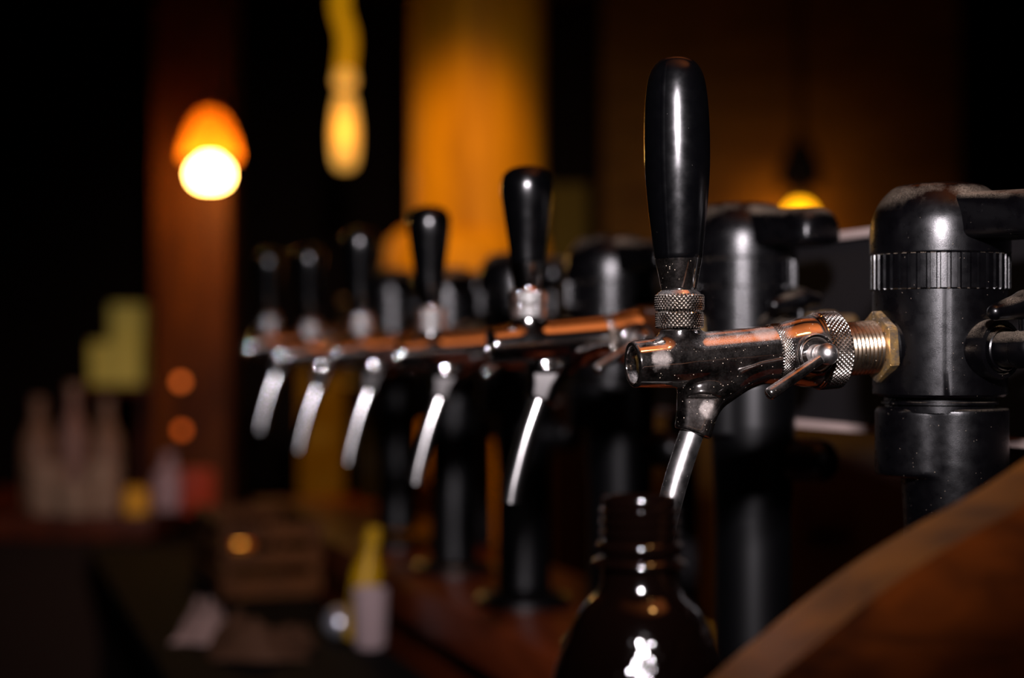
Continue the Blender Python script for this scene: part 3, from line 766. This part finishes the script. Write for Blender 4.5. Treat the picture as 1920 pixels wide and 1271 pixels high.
# boarded screen behind the right lamp that catches its light
M['screen'] = wood('screen_wood', (0.09, 0.040, 0.006), (0.17, 0.080, 0.010), (1, 1, 4), 0.7, 5)
sc_ = px_box('wooden_screen', 1130, -60, 1800, 900, 4.5, 0.05, M['screen'], 0.004, 0.0)
tag(sc_, 'brown wooden screen lit amber behind the right-hand bulb', 'screen')
M['mustard'] = simple('mustard_board', (0.10, 0.058, 0.0015), 0.7)
o = px_box('mustard_board', 1028, 345, 1102, 520, 3.4, 0.03, M['mustard'], 0.003, 0.0); tag(o, 'narrow mustard-yellow upright board just right of the broad post', 'board')
o = px_box('yellow_board', 560, 690, 645, 885, 3.0, 0.03, M['mustard'], 0.003, 0.0); tag(o, 'dull mustard-yellow upright seen between the nozzles of the fourth and fifth taps', 'board')
M['cabinet'] = simple('grey_brown_cabinet', (0.11, 0.08, 0.06), 0.7)
o = px_box('low_cabinet', 1390, 850, 1800, 1300, 2.6, 0.3, M['cabinet'], 0.01, 0.0); tag(o, 'low grey-brown cabinet seen beneath the black service box', 'cabinet')
o = px_box('yellow_tin', 1515, 925, 1600, 995, 2.575, 0.03, M['mustard'], 0.003); tag(o, 'blurred yellow plate fixed on the grey-brown cabinet', 'plate')
# glints on the left post, made to glow although no lamps
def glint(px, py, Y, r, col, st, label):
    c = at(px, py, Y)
    t = thing('glowing_glint', label, 'glowing glint', c)
    v, f = lathe([(0, -r), (r * 0.7, -r * 0.7), (r, 0), (r * 0.7, r * 0.7), (0, r)], 20); mesh_obj('lens', v, f, emit('glint_glow', col, st), t)  # emissive blob standing in for a glint
    v, f = lathe([(0, 0), (r * 1.15, 0), (r * 1.15, r * 2.0), (0, r * 2.0)], 20, (0, r * 0.3, 0), (0, 1, 0)); mesh_obj('glint_mount', v, f, M['iron'], t)
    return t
glint(339, 716, 3.68, 0.010, (1.0, 0.20, 0.03), 1.4, 'upper of two small round orange glints low on the dark left post')
glint(341, 807, 3.68, 0.010, (1.0, 0.17, 0.02), 1.0, 'lower of two small round orange glints on the dark left post')

# ================================================================== back counter at the left and what stands on it
BZ = H - 0.282
bc_ = thing('back_counter', 'dark back counter at the left edge with bottles and cups on top', 'counter', (-1.35, 3.25, 0))
box('counter_top', (-1.2, -0.27, BZ - 0.04), (0.74, 0.35, BZ), M['bar_wood'], bc_, 0.005)
box('counter_base', (-1.18, -0.24, 0), (0.72, 0.34, BZ - 0.0401), M['wall'], bc_)
def bottle(px, top, Y, r, mat, label, cap=None):
    b = at(px, 955, Y); h = at(px, top, Y).z - BZ
    t = thing('glass_bottle', label, 'bottle', (b.x, Y, BZ), 0, 'bottles on the back counter')
    v, f = lathe([(0, 0), (r * 0.95, 0), (r, 0.005), (r, h * 0.55), (r * 0.9, h * 0.64), (r * 0.42, h * 0.78), (r * 0.36, h * 0.93), (0, h * 0.93)], 28); mesh_obj('bottle_body', v, f, mat, t, sharp=50)
    v, f = lathe([(0, h * 0.925), (r * 0.42, h * 0.925), (r * 0.42, h), (0, h)], 20); mesh_obj('bottle_cap', v, f, cap or mat, t, sharp=50)
    return t
pale = simple('pale_stoneware', (0.36, 0.22, 0.14), 0.4); pale2 = simple('beige_glass', (0.26, 0.14, 0.085), 0.3)
bottle(72, 745, 3.15, 0.030, pale2, 'leftmost of three pale blurred bottles on the back counter')
bottle(138, 720, 3.20, 0.026, simple('brown_glass', (0.30, 0.16, 0.12), 0.3), 'tallest, middle one of three pale bottles on the back counter', pale)
bottle(200, 745, 3.15, 0.028, pale2, 'right-hand one of three pale blurred bottles on the back counter')
bottle(316, 850, 3.10, 0.028, simple('pinkish_glass', (0.40, 0.25, 0.24), 0.35), 'short pinkish-white bottle beside the red packet under the left post')
def cup(px, Y, r, h, mat, label):
    b = at(px, 955, Y)
    v, f = lathe([(0, 0), (r * 0.75, 0), (r * 0.82, 0.004), (r, h), (r * 0.93, h), (r * 0.76, 0.008), (0, 0.008)], 28)
    o = mesh_obj('stoneware_cup', v, f, mat, None, sharp=50); o.location = (b.x, Y, BZ); tag(o, label, 'cup', 'cups in front of the bottles'); return o
cup(88, 3.03, 0.036, 0.085, pale, 'leftmost pale cup before the three bottles on the back counter')
cup(142, 3.00, 0.036, 0.055, pale, 'low pale middle cup before the three bottles')
cup(192, 3.03, 0.034, 0.085, pale, 'rightmost pale cup before the three bottles')
b = at(255, 960, 3.02)
v, f = lathe([(0, 0), (0.020, 0), (0.022, 0.01), (0.022, 0.035), (0.016, 0.045), (0, 0.045)], 24)
o = mesh_obj('amber_jar', v, f, simple('amber_jar_glass', (0.85, 0.38, 0.03), 0.4), None, sharp=50); o.location = (b.x, 3.02, BZ); tag(o, 'squat amber jar between the pale cups and the pinkish bottle', 'jar')
b = at(368, 960, 3.05)
o = box('red_packet', (-0.028, -0.02, 0), (0.028, 0.02, 0.075), simple('red_card', (0.35, 0.03, 0.004), 0.5), None, 0.004); o.location = (b.x, 3.05, BZ); o.rotation_euler = (0, 0, 0.3); tag(o, 'small red packet at the right end of the back counter', 'packet')
# wall shelf with pale green boxes
M['green_card'] = simple('pale_green_card', (0.78, 0.72, 0.16), 0.6)
sh = px_box('wall_shelf', 120, 722, 285, 735, 3.9, 0.25, M['bar_wood'], 0.002)
b = at(200, 735, 3.9); tag(sh, 'dark wall shelf under the two pale green boxes', 'shelf')
o = px_box('shelf_upright', 135, 735, 150, 900, 4.0, 0.06, M['bar_wood'], 0.002, 0.0); o.parent = sh; 
o = px_box('shelf_upright', 262, 735, 277, 900, 4.0, 0.06, M['bar_wood'], 0.002, 0.0); o.parent = sh
o = px_box('green_box', 168, 641, 262, 722, 3.92, 0.10, M['green_card'], 0.004); tag(o, 'lower, wider one of two stacked pale green boxes on the wall shelf', 'box')
o = px_box('green_box', 205, 570, 265, 640.5, 3.93, 0.08, M['green_card'], 0.004); tag(o, 'upper, narrower one of two stacked pale green boxes on the wall shelf', 'box')

# ================================================================== things on the working ledge
LZ = H + LEDGE
def on_ledge(px, Y): return Vector(((px - 960) / 3300 * Y, Y, LZ))
v, f = lathe([(0, 0), (0.014, 0), (0.017, 0.004), (0.019, 0.062), (0.017, 0.062), (0.013, 0.008), (0, 0.008)], 28)
o = mesh_obj('white_cup', v, f, simple('white_ceramic', (0.22, 0.16, 0.16), 0.35), None, sharp=50); o.location = on_ledge(694, 1.83); tag(o, 'small slim white cup on the ledge beside the yellow bottle', 'cup')
yb = thing('yellow_bottle', 'slim leaning yellow bottle behind the white cup on the ledge', 'bottle', on_ledge(668, 1.88)); yb.rotation_euler = (0, math.radians(9), 0)
M['yellow_plastic'] = simple('yellow_plastic', (0.27, 0.15, 0.001), 0.4)
v, f = lathe([(0, 0.002), (0.015, 0.002), (0.016, 0.01), (0.016, 0.075), (0.008, 0.095), (0.007, 0.105), (0, 0.105)], 28); mesh_obj('bottle_body', v, f, M['yellow_plastic'], yb, sharp=50)
v, f = lathe([(0, 0.104), (0.009, 0.104), (0.008, 0.122), (0, 0.122)], 20); mesh_obj('bottle_cap', v, f, M['yellow_plastic'], yb, sharp=50)
v, f = lathe([(0, 0), (0.010, 0.001), (0.017, 0.008), (0.018, 0.018), (0.012, 0.030), (0, 0.034)], 24)
o = mesh_obj('grey_ball_stopper', v, f, simple('grey_metal', (0.35, 0.36, 0.40), 0.3, 0.8), None); o.location = on_ledge(636, 1.90); tag(o, 'small round grey metal knob-like pot left of the white cup', 'pot')
def cloth(name, c, rx, ry, hh, seed, mat, label):
    g = 26; vs, fs = [], []; rr = random.Random(seed); ph = [rr.uniform(0, 6) for _ in range(6)]
    for top in (1, 0):
        for i in range(g):
            for j in range(g):
                x, y = i / (g - 1) * 2 - 1, j / (g - 1) * 2 - 1
                e = max(0, 1 - (x * x) ** 2) * max(0, 1 - (y * y) ** 2)
                z = hh * e * (0.55 + 0.25 * math.sin(3.1 * x + 2 * y + ph[0]) + 0.2 * math.sin(5 * y - 4 * x + ph[1]) + 0.12 * math.sin(9 * x + 7 * y + ph[2])) if top else 0
                vs.append((x * rx + 0.1 * rx * math.sin(4 * y + ph[3]), y * ry + 0.1 * ry * math.sin(4 * x + ph[4]), max(z, 0) + 0.0015 * top))
    for k in (0, g * g):
        for i in range(g - 1):
            for j in range(g - 1): fs.append((k + i * g + j, k + (i + 1) * g + j, k + (i + 1) * g + j + 1, k + i * g + j + 1))
    rim = [(i, 0) for i in range(g)] + [(g - 1, j) for j in range(1, g)] + [(i, g - 1) for i in range(g - 2, -1, -1)] + [(0, j) for j in range(g - 2, 0, -1)]
    idx = [i * g + j for i, j in rim]
    for a, b2 in zip(idx, idx[1:] + idx[:1]): fs.append((a, b2, b2 + g * g, a + g * g))
    o = mesh_obj(name, vs, fs, mat, None); o.location = c; return tag(o, label, 'cloth')
cloth('folded_cloth', on_ledge(388, 1.90), 0.030, 0.05, 0.040, 3, simple('white_cloth', (0.17, 0.11, 0.095), 0.8), 'small crumpled whitish cloth on the ledge, left of the beige one')
cloth('folded_cloth', on_ledge(490, 1.80), 0.050, 0.05, 0.045, 5, simple('beige_cloth', (0.04, 0.017, 0.008), 0.8), 'crumpled beige-brown cloth on the ledge at the bottom of the picture')
# slatted crate
cr = thing('wooden_crate', 'dim brown slatted wooden crate on the ledge below the far nozzles', 'crate', Wp(0.018, 1.50, LEDGE), TH)
M['crate'] = wood('crate_wood', (0.020, 0.0055, 0.0008), (0.07, 0.020, 0.002), (1, 1, 1), 0.7, 8)
for x in (-0.055, 0.055):
    for y in (-0.13, 0.13): box('corner_post', (x - 0.006, y - 0.006, 0), (x + 0.006, y + 0.006, 0.095), M['crate'], cr)
for z in (0.008, 0.040, 0.072):
    for x in (-0.064, 0.0565): box('slat', (x, -0.14, z), (x + 0.0075, 0.14, z + 0.020), M['crate'], cr)
    for y in (-0.1435, 0.1365): box('slat', (-0.055, y, z), (0.055, y + 0.007, z + 0.020), M['crate'], cr)
box('crate_floor', (-0.056, -0.136, 0.0), (0.056, 0.136, 0.006), M['crate'], cr)
# tea light
c = on_ledge(450, 2.55)
tl = thing('tea_light', 'small burning amber tea light on the ledge beyond the crate', 'candle', c)
v, f = lathe([(0, 0), (0.018, 0), (0.020, 0.03), (0.017, 0.03), (0.016, 0.012), (0, 0.012)], 24); mesh_obj('glass_holder', v, f, simple('amber_holder', (0.8, 0.30, 0.03), 0.3), tl, sharp=50)
v, f = lathe([(0, 0.014), (0.004, 0.018), (0.005, 0.026), (0.002, 0.036), (0, 0.042)], 16); mesh_obj('flame', v, f, emit('flame', (1.0, 0.45, 0.06), 6.0), tl)
point_light('tea_light_glow', c + Vector((0, -0.02, 0.075)), 0.04, (1, 0.45, 0.1), 0.01)
